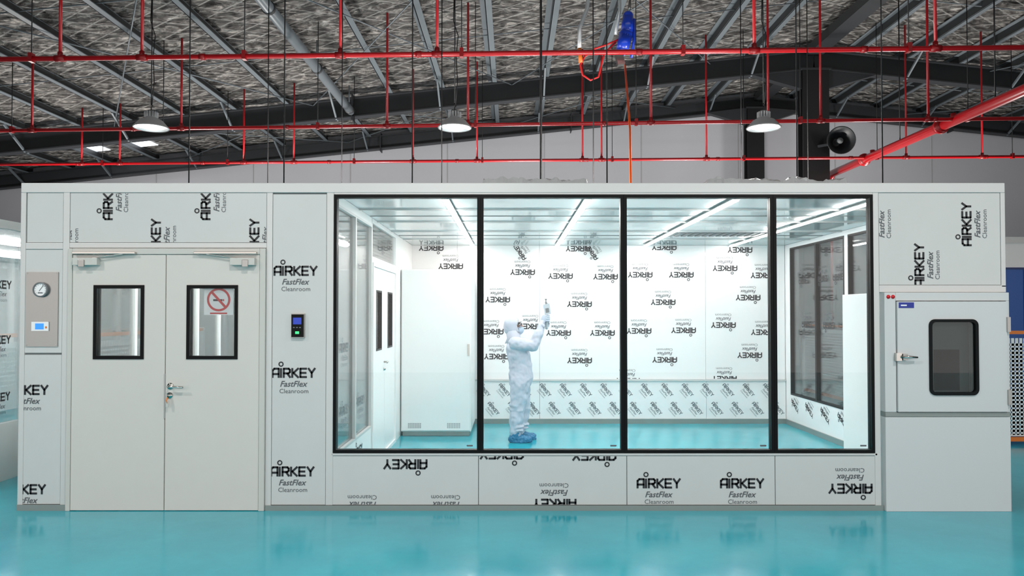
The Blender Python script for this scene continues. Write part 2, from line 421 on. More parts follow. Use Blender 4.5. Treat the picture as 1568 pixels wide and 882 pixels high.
# ------------------------------------------------------------ gauge panel, reader
b=B(); x0,x1,z0,z1=ex(41),ex(90),ez(531),ez(417)
b.box(x0,x1,-.012,-.0025,z0,z1,'steel')
cx,cz=ex(65),ez(444)
b.lathe((cx,-.012,cz),(0,-1,0),[(.062,0),(.062,.022),(.052,.026),(.05,.016)],'grey')
b.lathe((cx,-.012,cz),(0,-1,0),[(0,.017),(.051,.017)],'paper')
b.obox((cx+.008,-.031,cz+.012),(.018,0,.024),(.0015,0,-.001),(0,.0006,0),'print')
for j in range(11):
    a=math.radians(-40+j*26); b.obox((cx+.042*math.cos(a),-.0305,cz+.042*math.sin(a)),(.005*math.cos(a),0,.005*math.sin(a)),(-.001*math.sin(a),0,.001*math.cos(a)),(0,.0006,0),'print')
b.box(cx-.02,cx+.02,-.0309,-.0297,cz-.03,cz-.022,'print2')
b.box(ex(51),ex(77),-.022,-.0125,ez(507),ez(493),'paper'); b.box(ex(57),ex(70),-.024,-.0221,ez(504.5),ez(495.5),'lcd')
b.box(ex(72),ex(75),-.0235,-.0221,ez(503),ez(500),'orange')
for sx in (x0+.012,x1-.012):
    for sz in (z0+.012,z1-.012): b.lathe((sx,-.012,sz),(0,-1,0),[(0,.002),(.004,.002),(.005,0)],'chrome',8)
b.build('pressure_gauge_panel',bevel=.001)
b=B(); x0,x1,z0,z1=ex(447.5),ex(467),ez(517),ez(481)
b.box(x0-.003,x1+.003,-.02,-.0025,z0-.003,z1+.003,'steel'); b.box(x0+.004,x1-.004,-.036,-.0201,z0+.004,z1-.004,'black')
b.box(x0+.018,x1-.018,-.038,-.0361,z1-.085,z1-.03,'lcdn'); b.box(x0+.037,x1-.037,-.039,-.0361,z0+.03,z0+.05,'lcdg')
for i in range(3): b.box(x0+.018+i*.025,x0+.032+i*.025,-.0375,-.0361,z0+.078,z0+.086,'grey')
b.build('access_control_reader',bevel=.003)

# ------------------------------------------------------------ pass box cabinet
PB=empty('pass_box',(ex(1446),0,0))
b=B(); x0,x1=ex(1350),ex(1539.5); zt=ez(448)-.002
b.box(x0,x1,.055,.72,0.0,zt,'white')
b.build('cabinet_body',PB,bevel=.004)
b=B(); yf=-.045
zb=ez(637)
b.box(x0,x1,yf,.052,0.0,zb-.002,'pbwhite')
b.box(x0,x1,yf,.052,zb,ez(630),'base')
b.box(x0,ex(1367),yf,.052,ez(630)+.001,zt,'pbwhite'); b.box(ex(1367),x1,yf,.052,ez(461),zt,'pbwhite'); b.box(ex(1535),x1,yf,.052,ez(630)+.001,ez(461),'pbwhite')
b.build('cabinet_front',PB,bevel=.003)
b=B()
wx0,wx1,wz0,wz1=ex(1415),ex(1489.5),ez(604),ez(489)
b.hole(ex(1368),ex(1534),ez(629),ez(462),wx0+.02,wx1-.02,wz0+.02,wz1-.02,-.062,.0,'pbwhite')
b.build('door_leaf',PB)
def rrect(x0,x1,z0,z1,r,n=6):
    P=[]
    for cx,cz,a0 in ((x1-r,z1-r,0),(x0+r,z1-r,90),(x0+r,z0+r,180),(x1-r,z0+r,270)):
        for j in range(n+1):
            a=math.radians(a0+90*j/n); P.append((cx+r*math.cos(a),cz+r*math.sin(a)))
    return P
b=B(); o=rrect(wx0,wx1,wz0,wz1,.05); i_=rrect(wx0+.024,wx1-.024,wz0+.024,wz1-.024,.03); n=len(o)
vs=[(x,-.074,z) for x,z in o]+[(x,-.074,z) for x,z in i_]+[(x,-.0625,z) for x,z in o]+[(x,-.04,z) for x,z in i_]
fs=[]
for j in range(n):
    k=(j+1)%n; fs+=[(j,k,n+k,n+j),(2*n+j,2*n+k,k,j),(n+j,n+k,3*n+k,3*n+j)]
b.add(vs,fs,'dark')
b.box(wx0+.02,wx1-.02,-.056,-.05,wz0+.02,wz1-.02,'glass_dk')
b.box(wx0+.018,wx1-.018,.03,.04,wz0,wz1,'grey')
b.box(wx0+.09,wx1-.1,.024,.029,wz0+.03,wz1-.25,'dark')
b.build('door_window',PB)
b=B(); hz=ez(546)
b.box(ex(1364),ex(1372),-.085,-.046,hz-.032,hz+.032,'chrome'); b.box(ex(1373),ex(1380),-.095,-.0625,hz-.025,hz+.025,'steel')
b.tube([(ex(1372),-.095,hz),(ex(1380),-.11,hz+.002),(ex(1394),-.1,hz-.002)],[.012,.011,.008],'chrome')
for hz2 in (ez(497),ez(607)): b.box(ex(1533),ex(1538),-.075,-.046,hz2-.06,hz2+.06,'steel')
b.box(ex(1370),ex(1393),-.0645,-.0625,ez(472),ez(463.5),'label'); b.box(ex(1373),ex(1382),-.0655,-.0646,ez(469),ez(467),'paper')
for px in (1356,1363): b.lathe((ex(px),yf,ez(455)),(0,-1,0),[(0,.014),(.01,.012),(.012,.004),(.016,.003),(.016,0)],'redlamp',14)
b.build('latch_and_indicators',PB)

# ------------------------------------------------------------ booth interior shell
W=empty('wall_back',(0,YB,0))
s=104.7
def bx(x): return (x-784)/s
b=B()
seams=[XL+.05,-2.7,bx(626),bx(700),bx(826),bx(953),bx(1080),XR-.055]
zL=.62
for a,c in zip(seams,seams[1:]):
    b.box(a+.002,c-.002,YB,YB+.05,zL+.02,ZC-.002,'film_in'); b.box(a+.002,c-.002,YB-.012,YB+.05,.0,zL-.004,'film_in')
b.box(XL+.05,XR-.055,YB+.01,YB+.045,0,ZC-.002,'seam')
b.box(XL+.05,XR-.055,YB-.035,YB-.001,zL-.003,zL+.018,'alu')
b.build('panels',W)
b=B(); b.box(-1.455,XR-.065,YB-.03,YB-.013,0,.07,'base'); b.build('baseboard_back')
b=B(); mp=lambda u,v:(u,YB-.003,v); rr=(-1.45,XR-.07,zL+.03,ZC-.01)
pts=[(690,408),(800,417),(858,423),(927,424),(980,421),(1043,421),(1110,411),(1168,422),(762,459),(887,466),(1015,463),(1145,456),(752,508),(812,500),(855,510),(922,510),(978,507),(1046,506),(1107,498),(1168,509),(760,546),(887,552),(1017,551),(1147,544),(885,381),(1017,379),(1133,383),(960,583),(1108,580),(660,380)]
for x,y in pts: logo(b,mp,bx(x),1.604+(480-y)/s,180,rr)
for x,y in ((795,385),(905,385)): logo(b,mp,bx(x),1.604+(480-y)/s,125,rr,.8)
mp2=lambda u,v:(u,YB-.0145,v); rr=(-1.45,XR-.07,.08,zL-.02)
for x in range(742,1200,31):
    for k,y in enumerate((597,625)):
        logo(b,mp2,bx(x+(k%2)*14),1.604+(480-y)/s,-50,rr,.62,'print3')
b.build('printed_film_marks',W)

# left outer wall of booth
W=empty('wall_left',(XL,2.4,0))
b=B(); b.box(XL,XL+.05,.052,YB+.05,0,.75,'white'); b.box(XL,XL+.05,.052,YB+.05,2.35,ZC-.002,'white')
for y in (.052,1.0,1.75,2.5,3.3,4.0,YB-.02): b.box(XL,XL+.05,y,y+.05,.75,2.35,'white')
b.box(XL+.02,XL+.028,.12,YB-.02,.75,2.35,'glass'); b.build('panels',W)
# right outer wall with windows
W=empty('wall_right',(XR,2.4,0))
b=B(); xa,xb=XR-.05,XR; zs=.44
b.box(xa,xb,.74,YB+.05,0,zs,'film_in'); b.box(xa,xb,.74,YB+.05,2.54,ZC-.002,'film_in'); b.box(xa,xb,.055,.739,1.79,ZC-.002,'film_in')
for y0,y1 in ((.74,.8),(2.72,2.82),(4.55,YB+.05)): b.box(xa,xb,y0,y1,zs,2.54,'film_in')
b.build('panels',W)
b=B(); b.box(xa-.02,xa-.001,.74,YB-.04,0,.07,'base'); b.build('baseboard_right')
b=B(); mpr=lambda u,v:(xa-.003,u,v)
for y in (2.4,2.9,3.4,3.9,4.4): logo(b,mpr,y,.3,210,(.8,YB-.05,.08,zs-.02),.8)
b.build('printed_film_marks',W)
for i,(y0,y1) in enumerate(((.801,2.719),(2.821,3.66),(3.662,4.549))):
    b=B(); b.frameX(y0,y1,zs+.001,2.539,.022,xa-.006,xb+.006,'black'); b.box(xa+.02,xa+.028,y0+.022,y1-.022,zs+.023,2.517,'glass')
    b.build('window_%d'%(i+5))
b=B(); mpr=lambda u,v:(xa+.018,u,v)
for y,z in ((3.0,2.05),(3.5,2.05),(4.1,2.05),(3.3,1.45),(4.0,1.45)): logo(b,mpr,y,z,180,(2.86,4.5,zs+.05,2.5))  # logos imitate printed marks reflected in the window glass
b.build('painted_glass_reflections',W)

# internal partition
W=empty('wall_partition',(-1.49,2.4,0))
b=B(); xa,xb=-1.51,-1.46
b.box(xa,xb,.052,1.62,0,.42,'white'); b.box(xa,xb,.052,1.62,2.52,ZC-.002,'white'); b.box(xa,xb,1.62,1.68,0,ZC-.002,'alu')
b.box(xa,xb,1.68,3.22,2.14,2.2,'white'); b.box(xa,xb,1.68,3.22,2.55,ZC-.002,'white'); b.box(xa,xb,3.22,YB-.001,0,ZC-.002,'white')
b.box(xa+.02,xa+.028,1.68,3.22,2.2,2.55,'glass')
for k in range(9): b.box(xa-.01,xa+.012,1.7,3.2,2.22+k*.036,2.238+k*.036,'white')
b.build('panels',W)
b=B(); mpl=lambda u,v:(xb+.003,u,v)
for y,z in ((.4,.3),(1.0,.3)): logo(b,mpl,y,z,0,(.08,1.6,.05,.4))
mpl=lambda u,v:(xb-.016,u,v)
for y,z in ((.5,.75),(.5,1.3),(1.2,.75)): logo(b,mpl,y,z,0,(.1,1.55,.5,2.4),1,'print3')
b.build('printed_film_marks',W)
for i,(y0,y1) in enumerate(((.06,.84),(.842,1.619))):
    b=B(); b.frameX(y0,y1,.421,2.519,.022,xa-.004,xb+.006,'alu'); b.box(xa+.02,xa+.028,y0+.022,y1-.022,.443,2.497,'glass'); b.build('window_%d'%(i+8))
D2=empty('door_2',(-1.48,2.45,0))
b=B()
b.frameX(1.681,3.219,0.0,2.139,.04,xa-.008,xb+.012,'white'); b.build('door_frame',D2)
for nm,y0,y1 in (('leaf_front',1.722,2.447),('leaf_rear',2.453,3.178)):
    b=B(); m0,m1=y0+.2,y1-.2
    for q in ((y0,m0,.041,2.098),(m1,y1,.041,2.098),(m0,m1,.041,1.2),(m0,m1,1.85,2.098)): b.box(xa+.005,xb-.004,q[0],q[1],q[2],q[3],'white')
    b.frameX(m0-.005,m1+.005,1.195,1.855,.02,xa,xb,'black'); b.box(xa+.02,xa+.026,m0+.015,m1-.015,1.215,1.835,'glass')
    b.build(nm,D2)
b=B(); b.tube([(xb-.004,2.40,1.05),(xb+.045,2.40,1.05),(xb+.05,2.29,1.05)],.01,'chrome'); b.lathe((xb-.003,2.40,.97),(1,0,0),[(0,.02),(.012,.02),(.02,0)],'chrome'); b.build('lever_handle',D2)

# booth ceiling with LED strips
b=B(); 
CE=empty('ceiling',(0,2.4,ZC))
ys=[.052,1.0,1.95,2.9,3.85,YB+.05]
for y0,y1 in zip(ys,ys[1:]): b.box(XL,XR,y0+.002,y1-.002,ZC,ZT,'ceil')
b.box(XL+.01,XR-.01,.06,YB+.04,ZC+.006,ZT-.003,'seam'); b.build('ceiling_panels',CE)
b=B()
for y in ys[1:-1]: b.box(XL+.05,XR-.05,y-.02,y+.02,ZC-.012,ZC-.0005,'alu')
for y in (1.5,3.4): b.box(-1.45,XR-.06,y-.005,y+.005,ZC-.005,ZC-.0005,'seam')
for k in range(16): b.box(1.9+k*.09,1.96+k*.09,3.05,3.45,ZC-.01,ZC-.0005,'grey')
b.build('ceiling_trim',CE)
for X in (-.57,.65,1.92,3.16,-2.3,-3.4):
    b=B(); y0=.25
    b.box(X-.03,X+.03,y0,YB-.12,ZC-.022,ZC-.0125,'alu'); b.box(X-.022,X+.022,y0+.01,YB-.13,ZC-.034,ZC-.0225,'led'); b.build('led_strip_light')

# cabinet in the booth (white, with louvres)
CB=empty('equipment_cabinet',(-.98,4.15,0))
b=B(); x0,x1,y0,y1,z1=-1.452,-.535,3.61,4.66,2.18
b.box(x0+.02,x1-.02,y0+.03,y1,0,.06,'base'); b.box(x0,x1,y0+.02,y1,.06,z1,'white'); b.build('carcass',CB,bevel=.006)
b=B(); b.box(x0+.012,x1-.012,y0,y0+.0195,.075,z1-.012,'white')
b.build('front_panel',CB,bevel=.004)
b=B()
for cx in (-1.27,-.76):
    for k in range(4):
        for j in range(8): b.box(cx-.085+j*.022,cx-.070+j*.022,y0-.003,y0-.0002,.11+k*.018,.118+k*.018,'grey')
b.box(x1-.05,x1-.02,y0-.012,y0-.0002,1.05,1.2,'chrome')
b.build('louvres',CB)

# ------------------------------------------------------------ technician
PY=3.26
PE=empty('cleanroom_technician',(.07,PY,0))
def remesh(ob,vox,sm=6,disp=0,dscale=.12):
    r=ob.modifiers.new('r','REMESH'); r.mode='VOXEL'; r.voxel_size=vox; r.use_smooth_shade=True
    s_=ob.modifiers.new('s','SMOOTH'); s_.iterations=sm; s_.factor=.5
    if disp:
        t=bpy.data.textures.new('wr','CLOUDS'); t.noise_scale=dscale; t.noise_depth=1
        d=ob.modifiers.new('d','DISPLACE'); d.texture=t; d.strength=disp; d.mid_level=.5; d.texture_coords='LOCAL'
def P(x,y,z): return (x,PY+y,z)
b=B(); k='coverall'
b.loft([(.10,PY,.64,.09,.13),(.105,PY,.71,.135,.18),(.112,PY,.80,.155,.19),(.110,PY,.90,.145,.178),(.10,PY,.98,.14,.175),(.085,PY,1.08,.148,.19),(.06,PY,1.17,.138,.2),(.042,PY,1.235,.105,.18),(.03,PY,1.275,.08,.11),(.022,PY,1.32,.068,.072),(.018,PY,1.37,.065,.065)],k)
b.capsule([P(.035,-.16,1.235),P(.15,-.178,1.215),P(.268,-.155,1.20)],[.082,.078,.064],k)
b.capsule([P(.268,-.155,1.20),P(.32,-.115,1.33),P(.372,-.066,1.465)],[.064,.06,.040],k)
b.capsule([P(.035,.16,1.235),P(.15,.18,1.21),P(.268,.16,1.185)],[.082,.078,.064],k)
b.capsule([P(.268,.16,1.185),P(.32,.115,1.30),P(.368,.066,1.41)],[.064,.06,.040],k)
for sy,dx in ((-1,-.015),(1,.05)):
    b.capsule([P(.105,sy*.09,.74),P(.095+dx*.5,sy*.10,.58),P(.088+dx,sy*.10,.44),P(.068+dx,sy*.10,.28),P(.055+dx,sy*.10,.115)],[.13,.113,.096,.09,.066],k)
    # fabric folds gathered at knee, ankle and elbow
    for z,r in ((.47,.103),(.41,.10),(.20,.088),(.155,.082)):
        b.tube([P(.082+dx,sy*.10,z+.012),P(.082+dx,sy*.10,z-.012)],[r*.93,r],k,20)
b.tube([(.108,PY,.93),(.104,PY,.955)],[.152,.146],k,28)
ob=b.build('coverall',PE); remesh(ob,.009,4,.026,.075)
# head, built facing +X then tilted back
hc=Vector((.022,PY,1.425)); rot=Matrix.Rotation(math.radians(-16),3,'Y')
def hp(x,y,z): return hc+rot@Vector((x,y,z))
b=B()
b.ell(hc,(.092,.072,.112),'skin',rot,24,18)
b.ell(hp(.045,0,-.05),(.05,.05,.055),'skin',rot)        # jaw / chin
b.capsule([hp(.088,0,.012),hp(.108,0,-.018)],[.011,.016],'skin') # nose
b.ell(hp(.082,0,.03),(.016,.048,.012),'skin',rot)
ob=b.build('face',PE); remesh(ob,.005,4)
b=B()
for sy in (-1,1):
    b.ell(hp(.088,sy*.03,.008),(.008,.014,.008),'paper',rot); b.ell(hp(.0945,sy*.031,.008),(.004,.006,.006),'eye',rot)
    b.capsule([hp(.094,sy*.018,.034),hp(.09,sy*.045,.036)],[.004,.003],'brow')
b.build('eyes',PE)
b=B()
b.ell(hp(.04,0,-.048),(.080,.064,.062),'mask',rot,26,18,keep=lambda v:v.x>.0)
for z in (-.02,-.07):
    b.tube([hp(.07,-.06,z),hp(.02,-.078,z+.015),hp(-.02,-.08,z+.03)],.003,'mask',8)
ob=b.build('face_mask',PE)
so=ob.modifiers.new('so','SOLIDIFY'); so.thickness=.004
# wrap-around safety goggles
b=B()
b.ell(hp(.035,0,.014),(.085,.083,.034),'goggle',rot,40,14,keep=lambda v:v.x>.012)
for z in (.044,-.016):
    pts=[]
    for j in range(-7,8):
        a=j*.16; pts.append(hp(.037+.075*math.cos(a),.078*math.sin(a),z))
    b.tube(pts,.0045,'grey',8)
b.build('goggles',PE)
b=B()
b.ell(hp(-.012,0,.012),(.115,.096,.130),'coverall',rot,56,40,keep=lambda v: not (v.x>.045 and (v.y/.082)**2+((v.z+.018)/.092)**2<1))
b.tube([hc+Vector((-.01,0,-.04)),Vector((.022,PY,1.30)),Vector((.03,PY,1.24))],[.093,.085,.12],'coverall',28)
ob=b.build('hood',PE); so=ob.modifiers.new('so','SOLIDIFY'); so.thickness=.007
t=bpy.data.textures.new('wr2','CLOUDS'); t.noise_scale=.07; t.noise_depth=0
d=ob.modifiers.new('d','DISPLACE'); d.texture=t; d.strength=.012
# hands: palm + 4 curled fingers + thumb around the instrument grip
GX=.437
def hand(name,sy,zc,wr):
    b=B(); k='glove'
    b.capsule([wr,P(.384,sy*.052,zc-.045)],[.034,.030],k)
    pr=Matrix.Rotation(math.radians(15),3,'Y')
    b.ell(P(.397,sy*.046,zc),(.034,.019,.05),k,pr)
    lens=[.86,1,.95,.75]
    for j in range(4):
        z=zc+.036-j*.022; L=lens[j]
        b.capsule([P(.400,sy*.045,z),P(.442,sy*.047,z+.004),P(.442+.031*L,sy*.022,z+.004),P(.442+.026*L,-sy*.012*L,z)],[.0105,.0098,.009,.0078],k,10)
    b.capsule([P(.380,sy*.04,zc-.02),P(.382,sy*.008,zc+.018),P(.400,-sy*.024,zc+.034),P(.420,-sy*.034,zc+.04)],[.014,.012,.0105,.009],k,10)
    ob=b.build(name,PE); remesh(ob,.0035,2)
hand('right_hand',-1,1.535,P(.370,-.066,1.455)); hand('left_hand',1,1.47,P(.364,.066,1.40))
b=B()
for w0,w1 in ((P(.358,-.077,1.43),P(.375,-.062,1.468)),(P(.352,.077,1.38),P(.370,.062,1.415))): b.tube([w0,w1],[.047,.044],'coverall',18)
b.build('cuffs',PE)
b=B()
for sy,dx in ((-1,-.015),(1,.05)):
    x=.05+dx; y=sy*.105
    b.capsule([P(x-.03,y,.052),P(x+.07,y,.05),P(x+.165,y+sy*.01,.042)],[.052,.053,.042],'shoe')
    b.capsule([P(x+.0,y,.06),P(x+.005,y,.105)],[.06,.064],'shoe')
    b.loft([(x+.07,PY+y,.001,.135,.052),(x+.07,PY+y,.02,.145,.058),(x+.07,PY+y,.05,.12,.05)],'shoe')
ob=b.build('shoe_covers',PE); remesh(ob,.007,3,.018,.03)
b=B()
b.capsule([P(GX,0,1.42),P(GX,0,1.585)],[.02,.022],'device')
b.obox(P(GX+.005,0,1.655),(.038,0,.008),(0,.03,0),(-.010,0,.066),'device')
b.obox(P(GX-.034,0,1.66),(.0015,0,0),(0,.022,0),(-.006,0,.032),'lcd')
b.obox(P(GX+.006,-.0305,1.64),(.022,0,.004),(0,.001,0),(-.004,0,.028),'grey')
b.capsule([P(GX-.002,0,1.72),P(GX-.010,0,1.74)],[.016,.012],'grey'); b.lathe(P(GX-.010,0,1.74),(0,0,1),[(.006,0),(.006,.03),(.014,.04),(.014,.046),(0,.046)],'grey',12)
b.build('handheld_particle_counter',PE,bevel=.004)

# ------------------------------------------------------------ things on top of the booth
for (xa,xb,ya,yb) in ((-.22,.62,.35,1.5),(1.72,2.88,.35,1.5)):
    b=B(); z0=ZT+.001
    b.box(xa,xb,ya,yb,z0,z0+.07,'shade')
    n1,n2=44,24; vs=[];fs=[]
    for i in range(n1+1):
        for j in range(n2+1):
            x=xa-.05+(xb-xa+.1)*i/n1; y=ya-.05+(yb-ya+.1)*j/n2
            e=min(i,n1-i,j,n2-j); h=.10+ .035*noise.noise(Vector((x*5,y*5,0)))+.03*noise.noise(Vector((x*17,y*17,3)))
            h=max(h,.075)
            if e==0: h=.002
            vs.append((x,y,z0+h))
    for i in range(n1):
        for j in range(n2): a=i*(n2+1)+j; fs.append((a,a+n2+1,a+n2+2,a+1))
    b.add(vs,fs,'wrap')
    b.lathe(((xa+xb)/2,(ya+yb)/2,z0+.1),(0,0,1),[(.22,0),(.24,.04),(.2,.06),(.18,.01)],'shade')
    b.build('fan_filter_unit')

def roofz(X): return 8.45-.105*abs(X-7.6)
b=B()
for X in (-3.4,-1.05,.3,1.0,3.0,3.9,-2.4):
    for Y in (1.7,3.9):
        Xs=X+(.1 if Y>3 else 0)
        b.cyl((Xs,Y,ZT-.001),(Xs,Y,roofz(Xs)-.02),.007,'blk',8)
        b.box(Xs-.09,Xs+.09,Y-.02,Y+.02,ZT+.0,ZT+.03,'grey'); b.cyl((Xs,Y,ZT+.03),(Xs,Y,ZT+.1),.015,'steel',8)
b.build('ceiling_suspension_rods')

# ------------------------------------------------------------ hall shell
YG=16.45; YN=12.45
b=B()
for (xa,xb) in ((-18,7.6),(7.6,24)):
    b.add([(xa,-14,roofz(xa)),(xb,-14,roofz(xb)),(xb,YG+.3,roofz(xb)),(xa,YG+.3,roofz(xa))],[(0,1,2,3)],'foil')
    b.add([(xa,-14,roofz(xa)+.05),(xb,-14,roofz(xb)+.05),(xb,YG+.3,roofz(xb)+.05),(xa,YG+.3,roofz(xa)+.05)],[(3,2,1,0)],'grey')
for X0,Y0,Y1 in ((-12.6,13.6,15.6),(-11.2,13.6,15.6)):
    X1=X0+.8; b.add([(X0,Y0,roofz(X0)-.01),(X1,Y0,roofz(X1)-.01),(X1,Y1,roofz(X1)-.01),(X0,Y1,roofz(X0)-.01)],[(0,1,2,3)],'sky')
b.build('roof')
b=B()
vs=[(-18,YG+.3,0),(24,YG+.3,0),(24,YG+.3,roofz(24)),(7.6,YG+.3,roofz(7.6)),(-18,YG+.3,roofz(-18))]
b.add(vs,[(0,1,2,3,4)],'gable'); 
for X in range(-17,24,3): b.box(X-.01,X+.01,YG+.285,YG+.299,0,roofz(X)-.1,'hallwall')
b.build('wall_rear')
b=B(); b.box(-18.1,-18,-14,YG+.3,0,roofz(-18),'hallwall'); b.build('wall_hall_left')
b=B(); b.box(24,24.1,-14,YG+.3,0,roofz(24),'hallwall'); b.build('wall_hall_right')
# portal frames
for Y,hh in ((YG,.4),(YN,.5),(1.0,.5)):
    b=B()
    zc=lambda X:roofz(X)-.22-hh/2
    b.ibeam((-17.95,Y,zc(-17.95)),(7.6,Y,zc(7.6)),.26,hh,.03,'frame'); b.ibeam((7.6,Y,zc(7.6)),(23.95,Y,zc(23.95)),.26,hh,.03,'frame')
    for X in (-4.0,1.8,13.4): b.obox((X,Y,zc(X)),(.015,0,0),(0,.15,0),(0,0,hh/2+.08),'frame')
    if Y>2:
        w=.33 if Y==YN else .25; cx=7.58 if Y==YN else 7.32
        zt=zc(cx)-hh/2
        if Y==YG: Yc=Y-.25
        else: Yc=Y
        b.box(cx-w,cx+w,Yc-.17,Yc-.14,0,zt,'blk'); b.box(cx-w,cx+w,Yc+.14,Yc+.17,0,zt,'blk'); b.box(cx-.03,cx+.03,Yc-.14,Yc+.14,0,zt,'blk')
        b.box(cx-w-.05,cx+w+.05,Yc-.2,Yc+.2,zt-.04,zt,'frame')
        for sx in (-1,1):
            b.add([(cx+sx*w,Yc-.1,zt),(cx+sx*(w+1.2),Yc-.1,zc(cx+sx*(w+1.2))-hh/2),(cx+sx*w,Yc-.1,zt-.5),(cx+sx*w,Yc+.1,zt),(cx+sx*(w+1.2),Yc+.1,zc(cx+sx*(w+1.2))-hh/2),(cx+sx*w,Yc+.1,zt-.5)],[(0,1,2),(3,5,4),(0,3,4,1),(1,4,5,2)],'frame')
    b.build('portal_frame')
# purlins
b=B(); X=-17.4
px=[]
while X<23.8:
    if abs(X-7.6)>.3: px.append(X)
    X+=1.3
for i,X in enumerate(px):
    z=roofz(X)-.12; k='purlin'
    b.box(X-.008,X+.008,-13.9,YG+.25,z-.1,z+.1,'purlin_d'); b.box(X-.01,X+.12,-13.9,YG+.25,z-.1,z-.086,k); b.box(X-.12,X+.01,-13.9,YG+.25,z+.086,z+.1,k)
    if i%2==0:
        for Y,h in ((YN,.5),(YG,.4)):
            b.beam((X,Y-.05,z-.1-h),(X+.0,Y-.85,z-.1),.04,.05,'purlin'); 
            if Y==YN: b.beam((X,Y+.05,z-.1-h),(X+.0,Y+.85,z-.1),.04,.05,'purlin')
b.beam((7.6,-13.9,8.2),(7.6,YG,8.2),.4,.22,'frame')
for Y in (6.2,9.4,14.4):
    b.cyl((-17.9,Y,roofz(-17.9)-.14),(7.6,Y,roofz(7.6)-.14),.012,'purlin',6); b.cyl((7.6,Y,roofz(7.6)-.14),(23.9,Y,roofz(23.9)-.14),.012,'purlin',6)
for xa in (-10,-5,0,12,17):
    xb=xa+5
    for (p,q) in ((xa,xb),(xb,xa)):
        b.cyl((p,4.0,roofz(p)-.3),(q,YN,roofz(q)-.3),.014,'purlin',6); b.cyl((p,YN,roofz(p)-.3),(q,YG,roofz(q)-.3),.014,'purlin',6)
b.build('roof_purlins')
b=B(); b.tube([(-4,1.2,6.62),(-4,12.2,6.62)],.1,'purlin',16)
for Y in (3,6,9,12): b.cyl((-4,Y,6.7),(-4,Y,roofz(-4)-.03),.015,'purlin',6); b.tube([(-4,Y-.03,6.62),(-4,Y+.03,6.62)],.115,'frame',16)
b.build('ventilation_pipe')

# ------------------------------------------------------------ sprinkler pipes
F=1132.0; CD=6.053
SP=empty('sprinkler_pipe_network',(0,7.5,5.2))
def sprinkler(Yl,Yr,Z,r,xs,side=0):
    b=B(); Xa,Xb=-14,16
    slope=(Yr-Yl)/16.0
    yat=lambda X: (Yl+Yr)/2+slope*X
    b.tube([(Xa,yat(Xa),Z),(Xb,yat(Xb),Z)],r,'red',12)
    for x in xs:
        X=x; Y=yat(X)
        b.cyl((X,Y,Z),(X,Y,roofz(X)-.01),r*.62,'red',8)
        b.tube([(X-.07,yat(X-.07),Z),(X+.07,yat(X+.07),Z)],r*1.35,'redd',12)
        b.cyl((X,Y,Z),(X,Y,Z+.09),r*.95,'redd',10)
    x=Xa+.5
    while x<Xb:
        b.tube([(x-.04,yat(x-.04),Z),(x+.04,yat(x+.04),Z)],r*1.3,'redd',12)
        b.cyl((x+.6,yat(x+.6),Z),(x+.6,yat(x+.6),roofz(x+.6)-.01),.008,'blk',6)
        b.box(x+.575,x+.625,yat(x+.6)-r-.01,yat(x+.6)+r+.01,Z-r-.012,Z+r+.04,'redd')
        x+=3.05
    b.build('branch_pipe',SP)
def xd(p,Y): return (p-784)*(CD+Y)/F
sprinkler(4.38,3.86,5.204,.036,[xd(p,4.1) for p in (72,203,517,668,1154,1426,1600,-60)])
sprinkler(8.35,7.6,5.204,.036,[xd(p,7.97) for p in (22,264,590,716,996,1172,1250,1408,1560)])
sprinkler(11.6,11.0,5.204,.034,[xd(p,11.3) for p in (108,169,366,445,631,730,892,921,1080,1378,1490)])
b=B(); Xp=8.25; Zp=5.2
b.tube([(Xp,-2,Zp),(Xp,12.9,Zp)],.095,'red',20)
for Y in (5.3,8.1,11.2): b.tube([(Xp,Y-.09,Zp),(Xp,Y+.09,Zp)],.125,'redd',20); b.tube([(Xp,Y-.03,Zp),(Xp,Y+.03,Zp)],.145,'red',20)
b.tube([(Xp,12.9,Zp),(Xp+.02,13.1,Zp-.1),(Xp,13.15,Zp-.4),(Xp,13.15,.0)],.085,'red',20)
for Y in (4.1,7.7,10.8): b.tube([(Xp,Y,Zp+.0),(Xp,Y,Zp+.14)],.05,'redd',12)
for Y in (6.5,9.6): b.cyl((Xp,Y,Zp),(Xp,Y,roofz(Xp)-.02),.012,'blk',6)
b.build('main_pipe',SP)

